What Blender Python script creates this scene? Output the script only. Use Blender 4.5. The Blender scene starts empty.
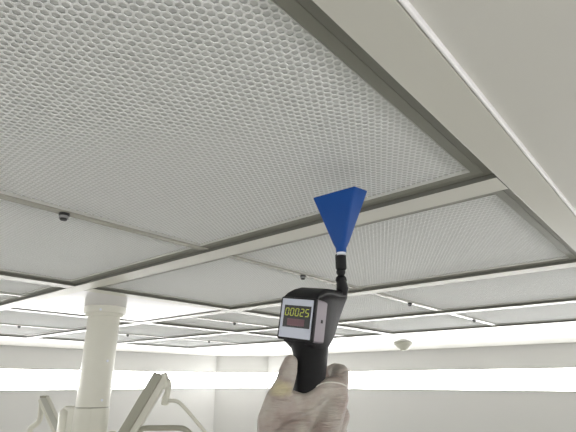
import bpy, bmesh, math, random
from mathutils import Vector, Matrix
random.seed(7)
S = bpy.context.scene
COL = S.collection
PI = math.pi

# ------------------------------------------------------------------ units
U = 0.27                     # grid unit (m): height of the filter ceiling above the lens
CAM_Z = 2.43
HEAD = math.radians(40.46)   # heading, CCW from +X
PITCH = math.radians(19.48)
F_PX = 468.7

def W(x, y, z):              # grid units -> metres
    return Vector((x * U, y * U, CAM_Z + z * U))

RGT = Vector((math.sin(HEAD), -math.cos(HEAD), 0))
FWD = Vector((math.cos(HEAD), math.sin(HEAD), 0))
UP = Vector((0, 0, 1))
def at(px, py, d):           # a point seen at a pixel, d metres away along the lens axis
    a = (px - 288) / F_PX * d
    b = (216 - py) / F_PX * d
    f = d * math.cos(PITCH) - b * math.sin(PITCH)
    u = d * math.sin(PITCH) + b * math.cos(PITCH)
    return RGT * a + FWD * f + UP * (u + CAM_Z)

# ------------------------------------------------------------------ materials
def mat(name, col, rough=0.4, metal=0.0, spec=0.5, noise=0.0, nscale=20, bump=0.0, bscale=200, emit=0.0, sss=0.0, coat=0.0):
    m = bpy.data.materials.new(name); m.use_nodes = True
    nt = m.node_tree; b = nt.nodes['Principled BSDF']
    b.inputs['Base Color'].default_value = (*col, 1)
    b.inputs['Roughness'].default_value = rough
    b.inputs['Metallic'].default_value = metal
    b.inputs['Specular IOR Level'].default_value = spec
    b.inputs['Coat Weight'].default_value = coat
    if sss:
        b.inputs['Subsurface Weight'].default_value = sss
        b.inputs['Subsurface Radius'].default_value = (0.006, 0.003, 0.002)
        b.inputs['Subsurface Scale'].default_value = 1.0
    if emit:
        b.inputs['Emission Color'].default_value = (*col, 1)
        b.inputs['Emission Strength'].default_value = emit
    tc = nt.nodes.new('ShaderNodeTexCoord')
    if noise:
        n = nt.nodes.new('ShaderNodeTexNoise'); n.inputs['Scale'].default_value = nscale; n.inputs['Detail'].default_value = 4
        nt.links.new(tc.outputs['Object'], n.inputs['Vector'])
        r = nt.nodes.new('ShaderNodeMapRange')
        r.inputs['To Min'].default_value = 1 - noise; r.inputs['To Max'].default_value = 1 + noise
        nt.links.new(n.outputs['Fac'], r.inputs['Value'])
        mx = nt.nodes.new('ShaderNodeVectorMath'); mx.operation = 'SCALE'
        mx.inputs[0].default_value = col
        nt.links.new(r.outputs['Result'], mx.inputs['Scale'])
        nt.links.new(mx.outputs['Vector'], b.inputs['Base Color'])
    if bump:
        n = nt.nodes.new('ShaderNodeTexNoise'); n.inputs['Scale'].default_value = bscale; n.inputs['Detail'].default_value = 3
        nt.links.new(tc.outputs['Object'], n.inputs['Vector'])
        bp = nt.nodes.new('ShaderNodeBump'); bp.inputs['Strength'].default_value = bump; bp.inputs['Distance'].default_value = 0.002
        nt.links.new(n.outputs['Fac'], bp.inputs['Height'])
        nt.links.new(bp.outputs['Normal'], b.inputs['Normal'])
    return m

M = dict(
    beam=mat('cream_coated_steel', (0.63, 0.622, 0.565), 0.27, spec=0.36, noise=0.03, nscale=6),
    ceil=mat('ceiling_paint', (0.66, 0.652, 0.61), 0.28, noise=0.03, nscale=3),
    wall=mat('wall_panel_paint', (0.65, 0.648, 0.635), 0.32, noise=0.02, nscale=1.5),
    floor=mat('vinyl_floor', (0.74, 0.735, 0.71), 0.3, noise=0.05, nscale=8),
    gasket=mat('dark_channel_seal', (0.125, 0.125, 0.105), 0.5),
    seal=mat('grey_seal_strip', (0.195, 0.195, 0.165), 0.5),
    bead=mat('painted_edge_highlight', (0.86, 0.85, 0.86), 0.25),
    frame=mat('grey_anodised_frame', (0.22, 0.22, 0.185), 0.42, noise=0.05, nscale=30),
    web=mat('white_grille_coating', (0.84, 0.85, 0.845), 0.45),
    media=mat('filter_media', (0.70, 0.71, 0.70), 0.9, noise=0.03, nscale=60),
    plate=mat('white_blank_plate', (0.70, 0.69, 0.715), 0.2, spec=0.42),
    lamp=mat('lamp_enamel', (0.70, 0.69, 0.61), 0.3, noise=0.02, nscale=10),
    lampdark=mat('lamp_grey_cover', (0.36, 0.355, 0.29), 0.4),
    lip=mat('lip_painted_light', (0.52, 0.52, 0.49), 0.35),  # paler than the frame, painting in the light on its inner faces
    rail=mat('beige_rail', (0.36, 0.35, 0.30), 0.2),
    rubber=mat('black_rubber', (0.012, 0.012, 0.013), 0.5),
    knob=mat('clip_knob_grey', (0.25, 0.25, 0.25), 0.4),
    glow=mat('strip_diffuser', (1.0, 0.995, 0.985), 0.5, emit=9.0),
    glow_dim=mat('strip_diffuser_dimmed', (1.0, 0.995, 0.985), 0.5, emit=5.0),
    trim=mat('strip_trim', (0.50, 0.50, 0.45), 0.4),
    detect=mat('detector_plastic', (0.60, 0.60, 0.52), 0.4),
    black=mat('black_plastic', (0.009, 0.009, 0.010), 0.5, spec=0.22, bump=0.15, bscale=900),
    charcoal=mat('charcoal_plastic', (0.016, 0.015, 0.017), 0.5, spec=0.25, bump=0.15, bscale=900),
    bezel=mat('silver_bezel', (0.50, 0.53, 0.62), 0.35),
    lilac=mat('lilac_grey_plastic', (0.23, 0.20, 0.23), 0.45),
    window=mat('display_window', (0.006, 0.007, 0.008), 0.25, coat=0.3),
    redwin=mat('red_filter_window', (0.13, 0.055, 0.070), 0.3),
    digit=mat('lit_digit', (0.40, 0.44, 0.05), 0.5, emit=0.2),
    blue=mat('blue_plastic', (0.001, 0.058, 0.27), 0.45, spec=0.25, noise=0.06, nscale=60),
    latex_fold=mat('latex_fold', (0.62, 0.60, 0.55), 0.4),
    white=mat('white_plastic_ring', (0.75, 0.78, 0.85), 0.4),
)

def glove_material():
    m = mat('translucent_latex', (0.58, 0.53, 0.47), 0.42, sss=0.12)
    nt = m.node_tree; b = nt.nodes['Principled BSDF']; L = nt.links
    tc = nt.nodes.new('ShaderNodeTexCoord')
    n1 = nt.nodes.new('ShaderNodeTexNoise'); n1.inputs['Scale'].default_value = 28; n1.inputs['Detail'].default_value = 3
    L.new(tc.outputs['Object'], n1.inputs['Vector'])
    cr = nt.nodes.new('ShaderNodeValToRGB')
    cr.color_ramp.elements[0].position = 0.36; cr.color_ramp.elements[0].color = (0.29, 0.23, 0.205, 1)
    cr.color_ramp.elements[1].position = 0.62; cr.color_ramp.elements[1].color = (0.41, 0.375, 0.335, 1)
    L.new(n1.outputs['Fac'], cr.inputs['Fac'])
    # yellow fold of doubled latex at the base of the thumb
    vm = nt.nodes.new('ShaderNodeVectorMath'); vm.operation = 'SUBTRACT'
    vm.inputs[1].default_value = at(281, 389, 0.533)
    L.new(tc.outputs['Object'], vm.inputs[0])
    n2 = nt.nodes.new('ShaderNodeTexNoise'); n2.inputs['Scale'].default_value = 70
    L.new(tc.outputs['Object'], n2.inputs['Vector'])
    dz = nt.nodes.new('ShaderNodeVectorMath'); dz.operation = 'MULTIPLY'; dz.inputs[1].default_value = (0.75, 0.75, 1.5)
    L.new(vm.outputs['Vector'], dz.inputs[0])
    ln = nt.nodes.new('ShaderNodeVectorMath'); ln.operation = 'LENGTH'; L.new(dz.outputs['Vector'], ln.inputs[0])
    ad = nt.nodes.new('ShaderNodeMath'); ad.operation = 'MULTIPLY_ADD'; ad.inputs[1].default_value = 0.012
    L.new(n2.outputs['Fac'], ad.inputs[0]); L.new(ln.outputs['Value'], ad.inputs[2])
    mr = nt.nodes.new('ShaderNodeMapRange'); mr.inputs['From Min'].default_value = 0.012; mr.inputs['From Max'].default_value = 0.022
    mr.inputs['To Min'].default_value = 0.8; mr.inputs['To Max'].default_value = 0
    L.new(ad.outputs['Value'], mr.inputs['Value'])
    mix = nt.nodes.new('ShaderNodeMix'); mix.data_type = 'RGBA'
    L.new(mr.outputs['Result'], mix.inputs['Factor'])
    L.new(cr.outputs['Color'], mix.inputs['A']); mix.inputs['B'].default_value = (0.50, 0.45, 0.28, 1)
    L.new(mix.outputs['Result'], b.inputs['Base Color'])
    # wrinkles: stretched noise running across the fingers
    mp = nt.nodes.new('ShaderNodeMapping'); mp.inputs['Scale'].default_value = (60, 60, 330)
    mp.inputs['Rotation'].default_value = (0.25, 0.2, 0.3)
    L.new(tc.outputs['Object'], mp.inputs['Vector'])
    n3 = nt.nodes.new('ShaderNodeTexNoise'); n3.inputs['Scale'].default_value = 1.0; n3.inputs['Detail'].default_value = 3
    L.new(mp.outputs['Vector'], n3.inputs['Vector'])
    bp = nt.nodes.new('ShaderNodeBump'); bp.inputs['Strength'].default_value = 0.9; bp.inputs['Distance'].default_value = 0.003
    L.new(n3.outputs['Fac'], bp.inputs['Height']); L.new(bp.outputs['Normal'], b.inputs['Normal'])
    return m
M['glove'] = glove_material()

# ------------------------------------------------------------------ mesh helpers
class MB:
    def __init__(s): s.v = []; s.f = []
    def add(s, vs, fs):
        o = len(s.v); s.v += [tuple(v) for v in vs]; s.f += [tuple(i + o for i in f) for f in fs]; return s
    def box(s, lo, hi, mtx=None):
        vs = [Vector((x, y, z)) for z in (lo[2], hi[2]) for y in (lo[1], hi[1]) for x in (lo[0], hi[0])]
        if mtx: vs = [mtx @ v for v in vs]
        return s.add(vs, [(0, 2, 3, 1), (4, 5, 7, 6), (0, 1, 5, 4), (2, 6, 7, 3), (0, 4, 6, 2), (1, 3, 7, 5)])
    def prism(s, poly, z0, z1):           # poly CCW in xy
        n = len(poly)
        vs = [(x, y, z0) for x, y in poly] + [(x, y, z1) for x, y in poly]
        fs = [tuple(range(n - 1, -1, -1)), tuple(range(n, 2 * n))] + [(i, (i + 1) % n, n + (i + 1) % n, n + i) for i in range(n)]
        return s.add(vs, fs)
    def loft(s, rings, caps=True):
        n = len(rings[0]); vs = [v for r in rings for v in r]; fs = []
        for k in range(len(rings) - 1):
            for i in range(n):
                j = (i + 1) % n
                fs.append((k * n + i, k * n + j, (k + 1) * n + j, (k + 1) * n + i))
        if caps:
            fs.append(tuple(range(n - 1, -1, -1))); fs.append(tuple((len(rings) - 1) * n + i for i in range(n)))
        return s.add(vs, fs)
    def lathe(s, c, prof, axis=Vector((0, 0, 1)), n=40):   # prof: (r, h) along axis
        axis = axis.normalized(); u = axis.orthogonal().normalized(); w = axis.cross(u)
        c = Vector(c)
        return s.loft([[c + axis * h + (u * math.cos(2 * PI * i / n) + w * math.sin(2 * PI * i / n)) * max(r, 1e-5) for i in range(n)] for r, h in prof])
    def tube(s, pts, r, n=14):
        pts = [Vector(p) for p in pts]; rings = []; u = None
        for i, p in enumerate(pts):
            t = (pts[min(i + 1, len(pts) - 1)] - pts[max(i - 1, 0)]).normalized()
            u = t.orthogonal() if u is None else u - t * u.dot(t)
            u.normalize(); w = t.cross(u); rr = r[i] if isinstance(r, (list, tuple)) else r
            rings.append([p + (u * math.cos(2 * PI * k / n) + w * math.sin(2 * PI * k / n)) * rr for k in range(n)])
        return s.loft(rings)
    def bar(s, a, b, wu, wv, side):       # rectangular bar from a to b; wu along 'side', wv along the third axis
        a, b = Vector(a), Vector(b); t = (b - a).normalized(); u = (side - t * side.dot(t)).normalized(); w = t.cross(u)
        rs = [[p + u * (sx * wu / 2) + w * (sy * wv / 2) for sx, sy in ((-1, -1), (1, -1), (1, 1), (-1, 1))] for p in (a, b)]
        return s.loft(rs)
    def build(s, name, m, parent=None, smooth=False, bevel=0.0, segs=2, origin=None):
        me = bpy.data.meshes.new(name)
        o0 = Vector(origin) if origin is not None else Vector((0, 0, 0))
        me.from_pydata([tuple(Vector(v) - o0) for v in s.v], [], s.f); me.update()
        bm = bmesh.new(); bm.from_mesh(me); bmesh.ops.recalc_face_normals(bm, faces=bm.faces); bm.to_mesh(me); bm.free()
        return link(name, me, m, parent, smooth, bevel, segs, o0)
def link(name, me, m, parent=None, smooth=False, bevel=0.0, segs=2, loc=(0, 0, 0)):
    if m is not None and not me.materials: me.materials.append(m)
    o = bpy.data.objects.new(name, me); COL.objects.link(o); o.location = loc
    if parent is not None: o.parent = parent
    if smooth:
        for p in me.polygons: p.use_smooth = True
        me.set_sharp_from_angle(angle=math.radians(38))
    if bevel:
        b = o.modifiers.new('bevel', 'BEVEL'); b.width = bevel; b.segments = segs; b.limit_method = 'ANGLE'; b.angle_limit = math.radians(35)
    return o
def empty(name, loc, rot=(0, 0, 0)):
    o = bpy.data.objects.new(name, None); COL.objects.link(o); o.location = loc; o.rotation_euler = rot
    o.empty_display_size = 0.02
    return o
def tag(o, label, cat, group=None):
    o['label'] = label; o['category'] = cat
    if group: o['group'] = group
    return o
def struct(o): o['kind'] = 'structure'; return o
def smooth_path(pts, n=6):
    pts = [Vector(p) for p in pts]; out = []
    for i in range(len(pts) - 1):
        p0, p1, p2, p3 = pts[max(i - 1, 0)], pts[i], pts[i + 1], pts[min(i + 2, len(pts) - 1)]
        for k in range(n):
            t = k / n
            out.append(0.5 * ((2 * p1) + (p2 - p0) * t + (2 * p0 - 5 * p1 + 4 * p2 - p3) * t * t + (3 * p1 - p0 - 3 * p2 + p3) * t ** 3))
    return out + [pts[-1]]

# ------------------------------------------------------------------ room shell
XW, YW = 15.4, 15.8          # far walls
XB, YB = -5.4, -3.0          # walls behind the lens
CH = 1.55                    # chamfered corner
ZC = 1.026                   # plain ceiling a little above the grid's underside
X0, X1, Y0, Y1 = -0.15, 9.72, 0.437, 12.40
YF = 12.30    # filter field
T = 0.4
def wall(name, a, b, nrm):
    a, b, n = Vector(a), Vector(b), Vector(nrm)
    z0, z1 = -CAM_Z / U, ZC + 0.3
    mb = MB()
    poly = [a, b, b - n * T, a - n * T]
    if (b - a).cross(-n).z < 0: poly = poly[::-1] if False else [a, a - n * T, b - n * T, b]
    mb.prism([(p.x * U, p.y * U) for p in poly], 0, CAM_Z + z1 * U)
    return struct(mb.build(name, M['wall']))
V2 = lambda x, y: (x, y, 0)
s2 = math.sqrt(0.5)
wall('wall_left', V2(XB - T, YW), V2(XW - CH, YW), (0, -1, 0))
wall('wall_right', V2(XW, YB - T), V2(XW, YW - CH), (-1, 0, 0))
wall('wall_corner', V2(XW - CH, YW), V2(XW, YW - CH), (-s2, -s2, 0))
wall('wall_back', V2(XB, YB), V2(XB, YW), (1, 0, 0))
wall('wall_front', V2(XB - T, YB), V2(XW, YB), (0, 1, 0))
mb = MB(); mb.box(W(XB - T, YB - T, 0) - Vector((0, 0, CAM_Z + 0.1)), W(XW + T, YW + T, 0) - Vector((0, 0, CAM_Z)))
struct(mb.build('floor', M['floor']))
# ceiling: four slabs round the filter field and the closed lid over it, one mesh
mb = MB(); zt = ZC + 0.16
mb.box(W(XB, YB, ZC), W(XW, Y0, zt)); mb.box(W(XB, Y1, ZC), W(XW, YW, zt))
mb.box(W(XB, Y0, ZC), W(X0, Y1, zt)); mb.box(W(X1, Y0, ZC), W(XW, Y1, zt))
mb.box(W(XB, YB, zt), W(XW, YW, zt + 0.1))
struct(mb.build('ceiling', M['ceil']))

# strip lights round the walls
def strip(a, b, nrm, label, k, m='glow'):
    a, b, n = Vector(a), Vector(b), Vector(nrm)
    zb, zt = -0.25, 0.37
    r = empty('strip_light', ((a + b) / 2 * U) + Vector((0, 0, CAM_Z + zb * U)))
    t = (b - a).normalized(); L = (b - a).length * U
    if t.cross(n).z < 0: t = -t
    mt = Matrix((( t.x, n.x, 0, 0), (t.y, n.y, 0, 0), (0, 0, 1, 0), (0, 0, 0, 1)))
    r.rotation_euler = mt.to_euler()
    h = (zt - zb) * U
    d = MB().box((-L / 2, 0.001, 0.004), (L / 2, 0.006, h - 0.004)); d.build('diffuser', M[m], r)
    f = MB().box((-L / 2, 0.001, -0.004), (L / 2, 0.010, 0.004)); f.box((-L / 2, 0.001, h - 0.004), (L / 2, 0.010, h + 0.004))
    f.build('trim_rail', M['trim'], r)
    tag(r, label, 'light')
e = 0.03
strip(V2(XB + 0.5, YW), V2(XW - CH - e, YW), (0, -1, 0), 'glowing white strip light along the far left wall, behind the lamp column', 0)
strip(V2(XW, YW - CH - e), V2(XW, YB + 0.5), (-1, 0, 0), 'glowing white strip light along the far right wall below the smoke detector', 1)
strip(V2(XW - CH + e, YW - e), V2(XW - e, YW - CH + e), (-s2, -s2, 0), 'short glowing strip light across the angled room corner left of the thumb', 2)
strip(V2(XB, YB + 0.5), V2(XB, YW - 0.5), (1, 0, 0), 'glowing strip light on the wall behind the camera, out of frame on the left', 3, 'glow_dim')
strip(V2(XW - 0.5, YB), V2(XB + 0.5, YB), (0, 1, 0), 'glowing strip light on the wall behind the camera, out of frame on the right', 4, 'glow_dim')

# ------------------------------------------------------------------ ceiling grid beams
tn = [0]
def beam(x0, y0, x1, y1, m='beam'):
    tn[0] += 1
    g0 = 0.0004
    o = MB().box(W(x0, y0, 1.0) + Vector((g0, g0, 0)), W(x1, y1, 1.16) - Vector((g0, g0, 0))).build('trim_%d' % tn[0], M[m], None, bevel=0.0012, segs=2)
    o.data.materials.append(M['gasket'])               # the beam flanks carry a grey seal strip
    for p in o.data.polygons:
        c = p.center
        if abs(p.normal.z) < 0.5 and X0 * U + 0.004 < c.x < X1 * U - 0.004 and Y0 * U + 0.004 < c.y < Y1 * U - 0.004: p.material_index = 1
    return struct(o)
beam(X0, Y0, X1, 0.62); beam(X0, YF, X1, Y1)
for xa, xb in ((X0, 0.05), (2.40, 2.60), (4.75, 4.95), (7.10, 7.30), (9.62, X1)): beam(xa, 0.62, xb, YF)
BAYX = [(0.05, 2.40), (2.60, 4.75), (4.95, 7.10), (7.30, 9.62)]
struct(MB().box(W(X0, Y0 - 0.013, 0.999), W(X1, Y0, 1.05)).build('trim_bead', M['bead'], None, bevel=0.0018, segs=3))  # white strip added to paint in the lit edge of the ceiling step
for x0, x1 in BAYX:
    beam(x0, 5.15, x1, 5.35); beam(x0, 7.50, x1, 7.70)

# ------------------------------------------------------------------ filters
GP = 0.0085
def grille_mesh(w, l):
    R = GP / math.sqrt(3); cs = 1.5 * R; hr = 0.775; mb = MB()
    hx = [(math.cos(k * PI / 3), math.sin(k * PI / 3)) for k in range(6)]
    nx = int(w / 2 / cs); ny = int(l / 2 / GP) + 1
    for i in range(-nx, nx + 1):
        cx = i * cs
        for j in range(-ny, ny + 1):
            cy = (j + (0.5 if i % 2 else 0)) * GP
            if abs(cx) > w / 2 - R or abs(cy) > l / 2 - GP * 0.5: continue
            o = len(mb.v)
            for s_, z in ((1.0, 0.0), (hr, 0.0), (hr, 0.0007)):
                mb.v += [(cx + R * s_ * a, cy + R * s_ * b, z) for a, b in hx]
            for k in range(6):
                n = (k + 1) % 6
                mb.f.append((o + k, o + 6 + k, o + 6 + n, o + n))
                mb.f.append((o + 6 + k, o + 12 + k, o + 12 + n, o + 6 + n))
    me = bpy.data.meshes.new('grille'); me.from_pydata(mb.v, [], mb.f); me.update(); me.materials.append(M['web'])
    return me
ZG = 1.042                   # grille plane
def build_filter(w, l, side):      # metres; origin at centre of the grille plane; side = where the neighbour filter abuts
    fw, gw = 0.0145, 0.0125
    r = empty('ceiling_filter', (0, 0, 0))
    x0, x1, y0, y1 = -w / 2, w / 2, -l / 2, l / 2
    fx0, fx1 = x0 + gw, x1 - gw
    RL = 0.011                                   # half of the rail the neighbours share
    fy0, fy1 = (y0 + gw if side > 0 else y0 + RL), (y1 - gw if side < 0 else y1 - RL)
    def ring(o, i, zlo, zhi):
        oo = [(o[0], o[2]), (o[1], o[2]), (o[1], o[3]), (o[0], o[3])]; ii = [(i[0], i[2]), (i[1], i[2]), (i[1], i[3]), (i[0], i[3])]
        vs = [(x, y, z) for rg, z in ((oo, zlo), (ii, zlo), (ii, zhi), (oo, zhi)) for x, y in rg]
        return vs, [(a * 4 + k, a * 4 + (k + 1) % 4, ((a + 1) % 4) * 4 + (k + 1) % 4, ((a + 1) % 4) * 4 + k) for a in range(4) for k in range(4)]
    outer = (fx0, fx1, fy0, fy1); inner = (fx0 + fw, fx1 - fw, fy0 + (fw if side > 0 else .002), fy1 - (fw if side < 0 else .002))
    MB().add(*ring(outer, inner, -0.0045, 0.012)).build('frame', M['frame'], r, bevel=0.0009, segs=1)
    lip = (inner[0] + .0009, inner[1] - .0009, inner[2] + .0009, inner[3] - .0009)
    MB().add(*ring(inner, lip, -0.0046, 0.001)).build('inner_lip', M['lip'], r)['label'] = 'inner lip of the frame, coloured pale for the light on it'
    g = MB()
    g.box((x0 + .0006, y0 + .0006, -0.0042), (fx0, y1 - .0006, 0.010)); g.box((fx1, y0 + .0006, -0.0042), (x1 - .0006, y1 - .0006, 0.010))
    if side > 0: g.box((fx0, y0 + .0006, -0.0042), (fx1, fy0, 0.010))
    else: g.box((fx0, fy1, -0.0042), (fx1, y1 - .0006, 0.010))
    g.build('seal_strip', M['seal'], r)['label'] = 'grey seal strip round the frame'
    me = grille_mesh(inner[1] - inner[0] + 0.008, inner[3] - inner[2] + 0.008)
    link('grille', me, None, r, loc=(0, (inner[2] + inner[3]) / 2, 0))
    MB().box((inner[0] - .004, inner[2] - .004, 0.0016), (inner[1] + .004, inner[3] + .004, 0.011)).build('filter_media', M['media'], r)
    return r
def copy_tree(o):
    c = o.copy(); COL.objects.link(c)
    for ch in o.children:
        d = ch.copy(); COL.objects.link(d); d.parent = c
    return c
ROW = ['nearest', 'second', 'third', 'farthest']
RIGHT = ['rightmost', 'second from the right', 'third from the right', 'fourth from the right', 'fifth from the right', 'leftmost']
YS = [(0.62, 2.935), (2.935, 5.15), (5.35, 6.425), (6.425, 7.50), (7.70, 9.98), (9.98, YF)]
SPECIAL = {(0, 0): 'large white honeycomb filter panel right above the blue funnel, nearest the camera',
           (1, 0): 'white honeycomb filter panel just behind the blue funnel, against the wide right-hand border'}
proto = {}
for i, (x0, x1) in enumerate(BAYX):
    for j, (y0, y1) in enumerate(YS):
        if i == 0 and j > 3: continue                 # out of the picture
        if i == 1 and j in (2, 3): continue           # the blank plate round the column
        side = 1 if j % 2 == 0 else -1
        key = (round(x1 - x0, 3), round(y1 - y0, 3), side)
        if key not in proto:
            o = proto[key] = build_filter((x1 - x0) * U, (y1 - y0) * U, side)
        else: o = copy_tree(proto[key])
        o.location = W((x0 + x1) / 2, (y0 + y1) / 2, ZG)
        lab = SPECIAL.get((i, j), 'white perforated filter panel, %s in the %s row of the ceiling grid' % (RIGHT[j], ROW[i]))
        tag(o, lab, 'filter', 'perforated filter panels in the ceiling grid')
for i, (x0, x1) in enumerate(BAYX):
    for y in (2.935, 6.425, 9.98):
        if (i == 0 and y > 7) or (i == 1 and y == 6.425): continue
        tn[0] += 1
        struct(MB().box(W(x0, y, 1.02) + Vector((.0006, -.0105, 0)), W(x1, y, 1.08) + Vector((-.0006, .0105, 0))).build('trim_%d' % tn[0], M['rail'], None, bevel=0.001, segs=2))
# clips holding neighbouring filters
def build_clip():
    r = empty('filter_clip', (0, 0, 0))
    MB().lathe((0, 0, 0), [(0.0, 0.0), (0.0088, 0.0), (0.0088, -0.0045), (0.008, -0.005), (0.0, -0.005)], n=24).build('washer', M['rubber'], r, smooth=True)
    MB().lathe((0, 0, 0), [(0.0, -0.005), (0.0078, -0.005), (0.0078, -0.0095), (0.0, -0.010)], n=24).build('knob', M['knob'], r, smooth=True)
    MB().lathe((0, 0, 0), [(0.0, -0.0095), (0.0062, -0.0095), (0.0056, -0.0125), (0.0, -0.013)], n=20).build('screw', M['rubber'], r, smooth=True)
    return r
clip0 = None
CL = {(0, 2.935): 'black round filter clip at the left of the picture, largest of all',
      (1, 2.935): 'black round filter clip just left of the meter, above its display',
      (2, 2.935): 'small black filter clip in the third row, right of the meter nozzle',
      (3, 2.935): 'small black filter clip at the far right on a bright white bar',
      (2, 6.425): 'small black filter clip left of the meter, in the narrow middle filters',
      (3, 6.425): 'tiny black filter clip in the farthest row, just left of the meter display',
      (1, 9.98): 'small black filter clip at the far left edge, left of the lamp column',
      (2, 9.98): 'small black filter clip just right of the lamp column',
      (3, 9.98): 'tiny black filter clip right of the column in the farthest row, over the room corner',
      (0, 6.425): 'black filter clip in the nearest row at the left edge, by the column plate'}
for (i, y), lab in CL.items():
    if (i, y) == (0, 6.425): continue
    if clip0 is None: o = clip0 = build_clip()
    else: o = copy_tree(clip0)
    o.location = W(sum(BAYX[i]) / 2, y, ZG) + Vector((0, 0, -0.0055))
    if i >= 1: o.scale = (0.9,) * 3
    tag(o, lab, 'clip', 'round filter clips on the ceiling')

# ------------------------------------------------------------------ surgical lamp column with blank plate
bp = tag(MB().box(W(2.60 + 0.015, 5.35 + 0.015, 1.010), W(4.75 - 0.015, 7.50 - 0.015, 1.15)).build('blank_ceiling_plate', M['plate'], None, bevel=0.002,
    origin=W(3.675, 6.425, 1.010)), 'plain white blank plate in the ceiling grid around the lamp column', 'ceiling plate')
cc = W(3.46, 6.47, 1.010) + RGT * 0.010
lamp = tag(empty('surgical_lamp_mount', cc), 'cream ceiling column with jointed surgical lamp arms at lower left', 'lamp mount')
def P(v): return Vector(v) - cc
def lb(mb, name, m, **k): return mb.build(name, M[m], lamp, **k)
lb(MB().lathe((0, 0, 0), [(0, 0), (0.078, 0), (0.078, -0.023), (0.0765, -0.026), (0.0, -0.030)], n=56), 'ceiling_flange', 'lamp', smooth=True)
fl = MB().lathe((0, 0, 0), [(0, -0.026), (0.068, -0.026), (0.068, -0.037), (0, -0.037)], n=56); lb(fl, 'collar_ring', 'lamp', smooth=True)
ZS = -0.358                        # seam below the ceiling
lb(MB().lathe((0, 0, 0), [(0, -0.037), (0.0585, -0.037), (0.0585, ZS), (0, ZS)], n=56), 'column', 'lamp', smooth=True)
lb(MB().lathe((0, 0, 0), [(0, ZS), (0.055, ZS), (0.055, ZS - 0.004), (0, ZS - 0.004)], n=56), 'seam_ring', 'lampdark', smooth=True)
lb(MB().lathe((0, 0, 0), [(0, ZS - 0.004), (0.060, ZS - 0.004), (0.060, ZS - 0.33), (0.054, ZS - 0.345), (0, ZS - 0.345)], n=56), 'rotating_sleeve', 'lamp', smooth=True)
toc = (Vector((0, 0, CAM_Z)) - cc); toc.z = 0; toc.normalize(); sid = toc.cross(UP)  # toward lens
for k, (a, z) in enumerate(((0.2, -0.018), (-0.55, -0.2), (-0.5, -0.335))):
    rr = 0.0786 if k == 0 else 0.0590
    d = (toc * math.cos(a) - sid * math.sin(a) * -1)
    lb(MB().lathe(d * rr * 0.99 + UP * z, [(0, 0), (0.0045, 0), (0.0045, 0.0015), (0, 0.002)], axis=d, n=16), 'screw_cap', 'white')
# carriers clamped on the sleeve
def hub(px, py, d, r, name, drop=0.16):
    c = P(at(px, py, d))
    mb = MB().lathe(c, [(0, 0), (r * 0.45, -0.001), (r * 0.92, -0.016), (r, -0.021), (r, -drop), (0, -drop)], n=40)
    mb.bar(c + UP * -0.05, Vector((0, 0, c.z - 0.05)), 0.05, 0.09, sid)
    lb(mb, name, 'lamp', smooth=True)
hub(70, 405.5, 1.76, 0.034, 'arm_hub')
hub(112, 430.5, 1.72, 0.030, 'arm_hub')
# big spring arm rising to the right
A0, A1 = at(105, 474, 1.66), at(163, 376, 1.76)
sv = (FWD * -0.75 + RGT * 0.55)
mb = MB().bar(P(A0), P(A1), 0.052, 0.040, RGT)
arm = lb(mb, 'spring_arm', 'lamp', bevel=0.005)
t = (A1 - A0).normalized()
nl = t.cross(RGT).normalized()
lft = (RGT - t * RGT.dot(t)).normalized()
mb = MB().bar(P(A0) - lft * 0.014 + FWD * -0.022, P(A1) - lft * 0.014 + FWD * -0.022, 0.036, 0.012, RGT)
lb(mb, 'arm_cover', 'lampdark', bevel=0.004)
k0, k1 = at(165, 373, 1.76), at(164, 402, 1.73)
mb = MB().bar(P(at(162.5, 373.5, 1.765)), P(at(167, 388, 1.755)), 0.026, 0.045, RGT); lb(mb, 'elbow_cap', 'lamp', bevel=0.006)
mb = MB().tube([P(at(168, 380, 1.75)), P(at(168.5, 386, 1.75)), P(at(167.5, 392, 1.75)), P(at(165.5, 399, 1.75)), P(at(165, 404, 1.75))], [0.011, 0.013, 0.011, 0.014, 0.014]); lb(mb, 'swivel_joint', 'lamp', smooth=True)
mb = MB().tube(smooth_path([P(at(*q, 1.75)) for q in ((165, 401), (171, 400.6), (177, 401.5), (183, 406), (196, 421), (208, 436), (222, 455))]), 0.0068); lb(mb, 'lamp_yoke', 'lamp', smooth=True)
mb = MB().tube(smooth_path([P(at(*q, 1.70)) for q in ((128, 437), (139, 432), (144, 428.5), (160, 428), (178, 428), (186, 430), (196, 440), (206, 455))]), 0.0095); lb(mb, 'lamp_handle_rail', 'lampdark', smooth=True)
# small spring arm rising to the left
B0, B1 = at(64, 442, 1.80), at(43.5, 398, 1.88)
mb = MB().bar(P(B0), P(B1), 0.036, 0.034, RGT); lb(mb, 'spring_arm', 'lamp', bevel=0.004)
t2 = (B1 - B0).normalized(); l2 = (RGT - t2 * RGT.dot(t2)).normalized()
mb = MB().bar(P(B0) + l2 * 0.006 + FWD * -0.017, P(B1) + l2 * 0.006 + FWD * -0.017, 0.020, 0.008, RGT); lb(mb, 'arm_cover', 'trim', bevel=0.002)
mb = MB().bar(P(at(41.5, 396.8, 1.875)), P(at(47.5, 396.8, 1.875)), 0.03, 0.008, FWD); lb(mb, 'end_cap', 'lampdark', bevel=0.002)
mb = MB().tube(smooth_path([P(at(*q, 1.88)) for q in ((42, 400), (41, 412), (39.5, 420), (35, 425), (31, 428), (29, 434), (27.5, 445), (24, 460))]), 0.011); lb(mb, 'lamp_yoke', 'lamp', smooth=True)

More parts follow.
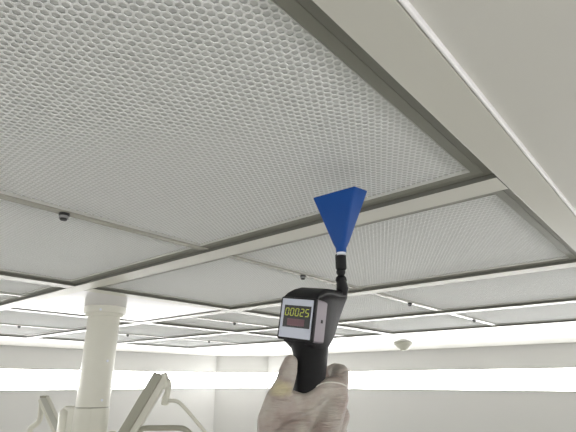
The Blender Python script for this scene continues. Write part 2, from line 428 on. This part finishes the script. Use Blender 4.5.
# ------------------------------------------------------------------ smoke detector
def on_ceiling(px, py, z):
    d = at(px, py, 1.0) - Vector((0, 0, CAM_Z)); k = z * U / d.z
    return Vector((0, 0, CAM_Z)) + d * k
sd = on_ceiling(403, 342.3, ZC)
det = tag(empty('smoke_detector', sd), 'small round cream smoke detector hanging from the white ceiling by the far right wall', 'smoke detector')
MB().lathe((0, 0, 0), [(0, 0), (0.066, 0), (0.068, -0.012), (0.064, -0.020), (0, -0.020)]).build('base', M['detect'], det, smooth=True)
MB().lathe((0, 0, 0), [(0, -0.02), (0.060, -0.020), (0.045, -0.038), (0.026, -0.050), (0.022, -0.060), (0.0, -0.062)]).build('sensor_dome', M['detect'], det, smooth=True)

# ------------------------------------------------------------------ handheld meter
YAW = math.radians(32); ROLL = math.radians(8.5); FYAW = math.radians(38)
xl0 = RGT * math.cos(YAW) - FWD * math.sin(YAW)
yl = RGT * math.sin(YAW) + FWD * math.cos(YAW)
xl = xl0 * math.cos(ROLL) - UP * math.sin(ROLL)
zl = UP * math.cos(ROLL) + xl0 * math.sin(ROLL)
ORG = at(297.5, 318, 0.56)
meter = empty('handheld_meter', ORG)
meter.matrix_world = Matrix(((xl.x, yl.x, zl.x, ORG.x), (xl.y, yl.y, zl.y, ORG.y), (xl.z, yl.z, zl.z, ORG.z), (0, 0, 0, 1)))
INV = Matrix(((xl.x, yl.x, zl.x, ORG.x), (xl.y, yl.y, zl.y, ORG.y), (xl.z, yl.z, zl.z, ORG.z), (0, 0, 0, 1))).inverted()
tag(meter, 'black handheld particle meter with digital display and blue sampling funnel, held in the hand', 'meter')
cm = 0.01
def rr(x0, x1, z0, z1, y, r, n=6):      # rounded rectangle ring in a plane y = const (cm)
    out = []
    for cx, cz, a0 in ((x1 - r, z1 - r, 0), (x0 + r, z1 - r, 90), (x0 + r, z0 + r, 180), (x1 - r, z0 + r, 270)):
        for k in range(n + 1):
            a = math.radians(a0 + 90 * k / n)
            out.append(Vector((cx + r * math.cos(a), y, cz + r * math.sin(a))) * cm)
    return out
mbm = lambda mb, name, m, parent=meter, **k: mb.build(name, M[m], parent, **k)
# body: lofted shell running back to the nozzle
rings = [rr(-2.45, 2.0, -2.9, 2.45, 1.2, .5), rr(-2.5, 2.0, -3.2, 2.9, 1.6, .9), rr(-2.5, 2.1, -3.6, 3.3, 2.2, 1.1), rr(-2.45, 2.25, -3.8, 3.7, 3.1, 1.2), rr(-2.3, 2.25, -3.8, 3.95, 4.4, 1.3),
         rr(-2.0, 2.1, -2.4, 4.05, 6.0, 1.2), rr(-1.6, 1.95, .2, 4.2, 7.4, 1.1), rr(-1.1, 1.85, 2.0, 4.4, 8.5, 1.0), rr(-.7, 1.75, 3.0, 4.5, 9.2, .7), rr(-.3, 1.5, 3.3, 4.3, 9.5, .4)]
mbm(MB().loft(rings), 'body', 'charcoal', smooth=True)
rings = [rr(-2.6, 2.2, 2.3, 2.6, .5, .14), rr(-2.55, 2.1, 2.4, 3.1, 1.0, .3), rr(-2.45, 2.1, 2.6, 3.65, 1.9, .5), rr(-2.3, 2.0, 3.0, 4.1, 3.2, .5), rr(-1.9, 1.9, 3.2, 4.3, 5.0, .5), rr(-1.4, 1.8, 3.2, 4.5, 7.5, .5), rr(-.5, 1.7, 3.4, 4.6, 9.4, .4)]
mbm(MB().loft(rings), 'top_cover', 'black', smooth=True)
# display module
mbm(MB().loft([rr(-2.60, 2.25, -2.60, 2.42, .05, .25), rr(-2.65, 2.3, -2.65, 2.47, .15, .3), rr(-2.65, 2.3, -2.65, 2.47, .45, .3)]), 'display_housing', 'black', smooth=True)
mbm(MB().loft([rr(-2.5, 2.28, -2.6, 2.42, .45, .3), rr(-2.5, 2.28, -2.6, 2.42, 2.9, .3)]), 'side_panel', 'lilac', smooth=True)['label'] = 'lilac grey side panel'
mbm(MB().loft([rr(-2.36, 1.98, -2.36, 2.22, .05, .10), rr(-2.36, 1.98, -2.36, 2.22, -.05, .10)]), 'bezel', 'bezel')['label'] = 'silver bezel round the display'
mbm(MB().box(Vector((2.2, 1.7, -.25)) * cm, Vector((2.34, 2.15, .15)) * cm), 'side_button', 'black', bevel=0.0005)
win = mbm(MB().box(Vector((-1.95, -.09, -1.15)) * cm, Vector((1.80, .0, 1.45)) * cm), 'display_window', 'window')
mbm(MB().box(Vector((-1.35, -.12, -.95)) * cm, Vector((1.05, -.085, -.12)) * cm), 'red_window', 'redwin', win)
SEG = {'0': 'abcdef', '2': 'abged', '5': 'afgcd'}
def seg_digit(ch, cx):
    w, h, s = .21, .42, .042; sl = 0.10; z0 = .66
    E_ = {'a': ((-w, h), (w, h)), 'g': ((-w, 0), (w, 0)), 'd': ((-w, -h), (w, -h)), 'f': ((-w, 0), (-w, h)), 'b': ((w, 0), (w, h)), 'e': ((-w, -h), (-w, 0)), 'c': ((w, -h), (w, 0))}
    mb = MB()
    for k in SEG[ch]:
        (xa, za), (xb, zb) = E_[k]
        gx = .03 if za == zb else 0; gz = .03 if xa == xb else 0
        lo, hi = (min(xa, xb) + gx, min(za, zb) + gz), (max(xa, xb) - gx, max(za, zb) - gz)
        if za == zb: q = [(lo[0], lo[1] - s), (hi[0], lo[1] - s), (hi[0], lo[1] + s), (lo[0], lo[1] + s)]
        else: q = [(lo[0] - s, lo[1]), (lo[0] + s, lo[1]), (lo[0] + s, hi[1]), (lo[0] - s, hi[1])]
        q = [(cx + x + z * sl, z + z0) for x, z in q]
        mb.add([Vector((x, y, z)) * cm for y in (-.115, -.09) for x, z in q], [(0, 1, 2, 3), (7, 6, 5, 4), (0, 4, 5, 1), (1, 5, 6, 2), (2, 6, 7, 3), (3, 7, 4, 0)])
    return mbm(mb, 'digit', 'digit', win)
for i, ch in enumerate('00025'): seg_digit(ch, -1.50 + i * .70)
# pistol grip
def ell(cx, cy, z, a, b, n=32):
    return [Vector((cx + a * math.cos(2 * PI * k / n), cy + b * math.sin(2 * PI * k / n), z)) * cm for k in range(n)]
rings = [ell(-.1, 3.5, -2.2, 2.3, 2.6), ell(-.05, 3.8, -3.4, 2.25, 2.6), ell(0, 4.1, -4.2, 2.05, 2.5), ell(0, 4.2, -6.0, 2.0, 2.45), ell(0, 4.4, -7.8, 1.8, 2.1), ell(0, 4.5, -10.0, 1.6, 1.8), ell(0, 4.6, -11.6, 1.6, 1.7), ell(0, 4.6, -12.0, 1.3, 1.4)]
mbm(MB().loft(rings), 'grip', 'black', smooth=True)
# nozzle stem, knob and connector (upright, not rolled with the body)
D = 0.632
def Q(px, py, d=D): return INV @ at(px, py, d)
upl = (INV.to_3x3() @ UP).normalized()
base = Q(341, 296)
mb = MB().tube([Q(342, 294), Q(342.5, 288), Q(341.5, 282), Q(341, 277)], [.0075, .0082, .0065, .0055], 20); mbm(mb, 'nozzle_elbow', 'black', smooth=True)
mb = MB().lathe(Q(341.3, 284), [(0, 0), (.0055, 0), (.0078, .0045), (.0068, .009), (.0045, .0115), (.0062, .015), (.0062, .018), (.0045, .0195), (0, .0195)], axis=upl, n=28); mbm(mb, 'swivel_knob', 'black', smooth=True)
mb = MB().lathe(Q(341.2, 269.8), [(0, 0), (.0062, 0), (.0074, .002), (.0074, .0205), (.0066, .0215), (0, .0215)], axis=upl, n=28); mbm(mb, 'connector', 'black', smooth=True)
mb = MB().lathe(Q(341.3, 254.2), [(0, -.001), (.0062, -.001), (.0062, .0022), (0, .0022)], axis=upl, n=28); mbm(mb, 'white_ring', 'white', smooth=True)
# funnel: rounded rectangle rim narrowing to the collar
fx = (INV.to_3x3() @ (RGT * math.cos(FYAW) - FWD * math.sin(FYAW))).normalized(); fy = (INV.to_3x3() @ (RGT * math.sin(FYAW) + FWD * math.cos(FYAW))).normalized()
fb = Q(341.3, 252.6); H = 0.0810
def fring(h, a, b, off=(0, 0), r=.25, n=5):
    r_ = min(a, b) * r; out = []
    for sx, sy, a0 in ((1, 1, 0), (-1, 1, 90), (-1, -1, 180), (1, -1, 270)):
        for k in range(n + 1):
            t_ = math.radians(a0 + 90 * k / n)
            out.append(fb + upl * h + fx * (off[0] + sx * (a - r_) + r_ * math.cos(t_)) + fy * (off[1] + sy * (b - r_) + r_ * math.sin(t_)) + upl * ((sy * 0.0022 + 0.0015) if h > H - .004 else 0))
    return out
ar, br = 0.0340, 0.0175
prof = [(0, .0068, .0068, .95), (.006, .0070, .0068, .9), (.014, .0102, .0082, .6), (H, ar, br, .12), (H + .0015, ar, br, .12)]
outer = [fring(h, a, b, (0.0015 if h > H - .004 else 0, 0), r=q) for h, a, b, q in prof]
inner = [fring(h + .0001, a - .0016, b - .0016, (0.0015 if h > H - .004 else 0, 0), r=q) for h, a, b, q in reversed(prof[2:])]
mbm(MB().loft(outer + inner), 'sampling_funnel', 'blue', smooth=True)['label'] = 'blue flared sampling funnel'

# ------------------------------------------------------------------ gloved hand
def ico():
    bm = bmesh.new(); bmesh.ops.create_icosphere(bm, subdivisions=2, radius=1)
    v = [x.co.copy() for x in bm.verts]; f = [tuple(q.index for q in p.verts) for p in bm.faces]; bm.free(); return v, f
IV, IF = ico()
hm = MB()
def chain(nodes, step=0.0022):            # nodes: (px, py, depth, radius)
    pts = [(at(a, b, d), r) for a, b, d, r in nodes]
    for (p, r), (q, s_) in zip(pts[:-1], pts[1:]):
        n = max(1, int((q - p).length / step))
        for k in range(n + 1):
            t_ = k / n; c = p.lerp(q, t_); ra = r + (s_ - r) * t_
            hm.add([c + v * ra for v in IV], IF)
# thumb
chain([(272, 450, .525, .0175), (270, 420, .538, .0150), (276, 400, .541, .0132), (284.5, 384, .545, .0118), (288, 372, .549, .0112), (290.5, 362, .553, .0088)])
# palm / back of the hand
WR = (303, 492, .490)
for q in ((337, 398, .580, .0150), (338, 416, .583, .0155), (338, 440, .588, .0158), (329, 460, .590, .0140)):
    chain([(*WR, .023), q])
chain([(281, 446, .530, .0165), (300, 430, .545, .0165), (331, 412, .578, .0150)])
chain([(277, 410, .540, .0140), (290, 408, .546, .0125), (308, 402, .556, .0115), (322, 390, .568, .0120), (334, 386, .582, .0130)])
chain([(285, 440, .525, .018), (305, 425, .550, .0150), (330, 400, .575, .0135)])
chain([(284, 399, .545, .0125), (298, 402, .553, .0115)])
# fingers curled round the front of the grip
chain([(337, 392, .582, .0140), (340, 373.5, .608, .0124), (335, 371, .640, .0108), (312, 383, .662, .0100), (294, 388, .655, .0092)])
chain([(336, 412, .587, .0150), (336, 400, .620, .0118), (330, 400, .648, .0108), (310, 406, .668, .0100), (291, 410, .658, .0092)])
chain([(336, 432, .588, .0145), (334, 426, .622, .0112), (328, 426, .648, .0104), (307, 430, .664, .0095), (288, 433, .652, .0088)])
chain([(331, 460, .590, .0120), (332, 452, .618, .0102), (325, 450, .640, .0095), (304, 453, .652, .0085), (290, 455, .644, .0080)])
# forearm
chain([(*WR, .026), (306, 560, .455, .030), (308, 660, .420, .036), (308, 800, .375, .040)], 0.005)
tmp = hm.build('hand_build', M['glove'])
rm = tmp.modifiers.new('r', 'REMESH'); rm.mode = 'VOXEL'; rm.voxel_size = 0.0014; rm.use_smooth_shade = True
sm = tmp.modifiers.new('s', 'SMOOTH'); sm.factor = 0.5; sm.iterations = 9
dg = bpy.context.evaluated_depsgraph_get()
me = bpy.data.meshes.new_from_object(tmp.evaluated_get(dg)); me.name = 'gloved_hand'
bpy.data.objects.remove(tmp)
me.materials.clear(); me.materials.append(M['glove'])
hand = bpy.data.objects.new('gloved_hand', me); COL.objects.link(hand)
for p in me.polygons: p.use_smooth = True
# fold of latex across the base of the index finger
from mathutils.bvhtree import BVHTree
bvh = BVHTree.FromPolygons([v.co for v in me.vertices], [tuple(p.vertices) for p in me.polygons])
eye = Vector((0, 0, CAM_Z)); fold = []
for q in ((311, 389.5), (319, 385), (327, 382.5), (335, 382.5), (342, 384), (346, 386)):
    hit = bvh.ray_cast(eye, (at(*q, 1.0) - eye).normalized())
    if hit[0] is not None: fold.append(hit[0])
fo = MB().tube(smooth_path(fold, 4), 0.0009, 8).build('glove_fold', M['latex_fold'], hand, smooth=True)
tag(hand, 'right hand in a translucent latex glove gripping the handle of the black meter', 'hand')

# ------------------------------------------------------------------ camera, world, view
cam = bpy.data.cameras.new('camera'); cam.lens = F_PX / 576 * 36; cam.sensor_width = 36; cam.clip_start = 0.01
co = bpy.data.objects.new('camera', cam); COL.objects.link(co)
co.location = (0, 0, CAM_Z); co.rotation_euler = (PI / 2 + PITCH, 0, HEAD - PI / 2)
S.camera = co
w = bpy.data.worlds.new('world'); S.world = w; w.use_nodes = True
w.node_tree.nodes['Background'].inputs['Color'].default_value = (0.02, 0.02, 0.02, 1)
S.view_settings.view_transform = 'Standard'; S.view_settings.look = 'None'
S.view_settings.gamma = 1.0; S.view_settings.use_curve_mapping = False
S.view_settings.exposure = 0.33
S.cycles.max_bounces = 16; S.cycles.diffuse_bounces = 8
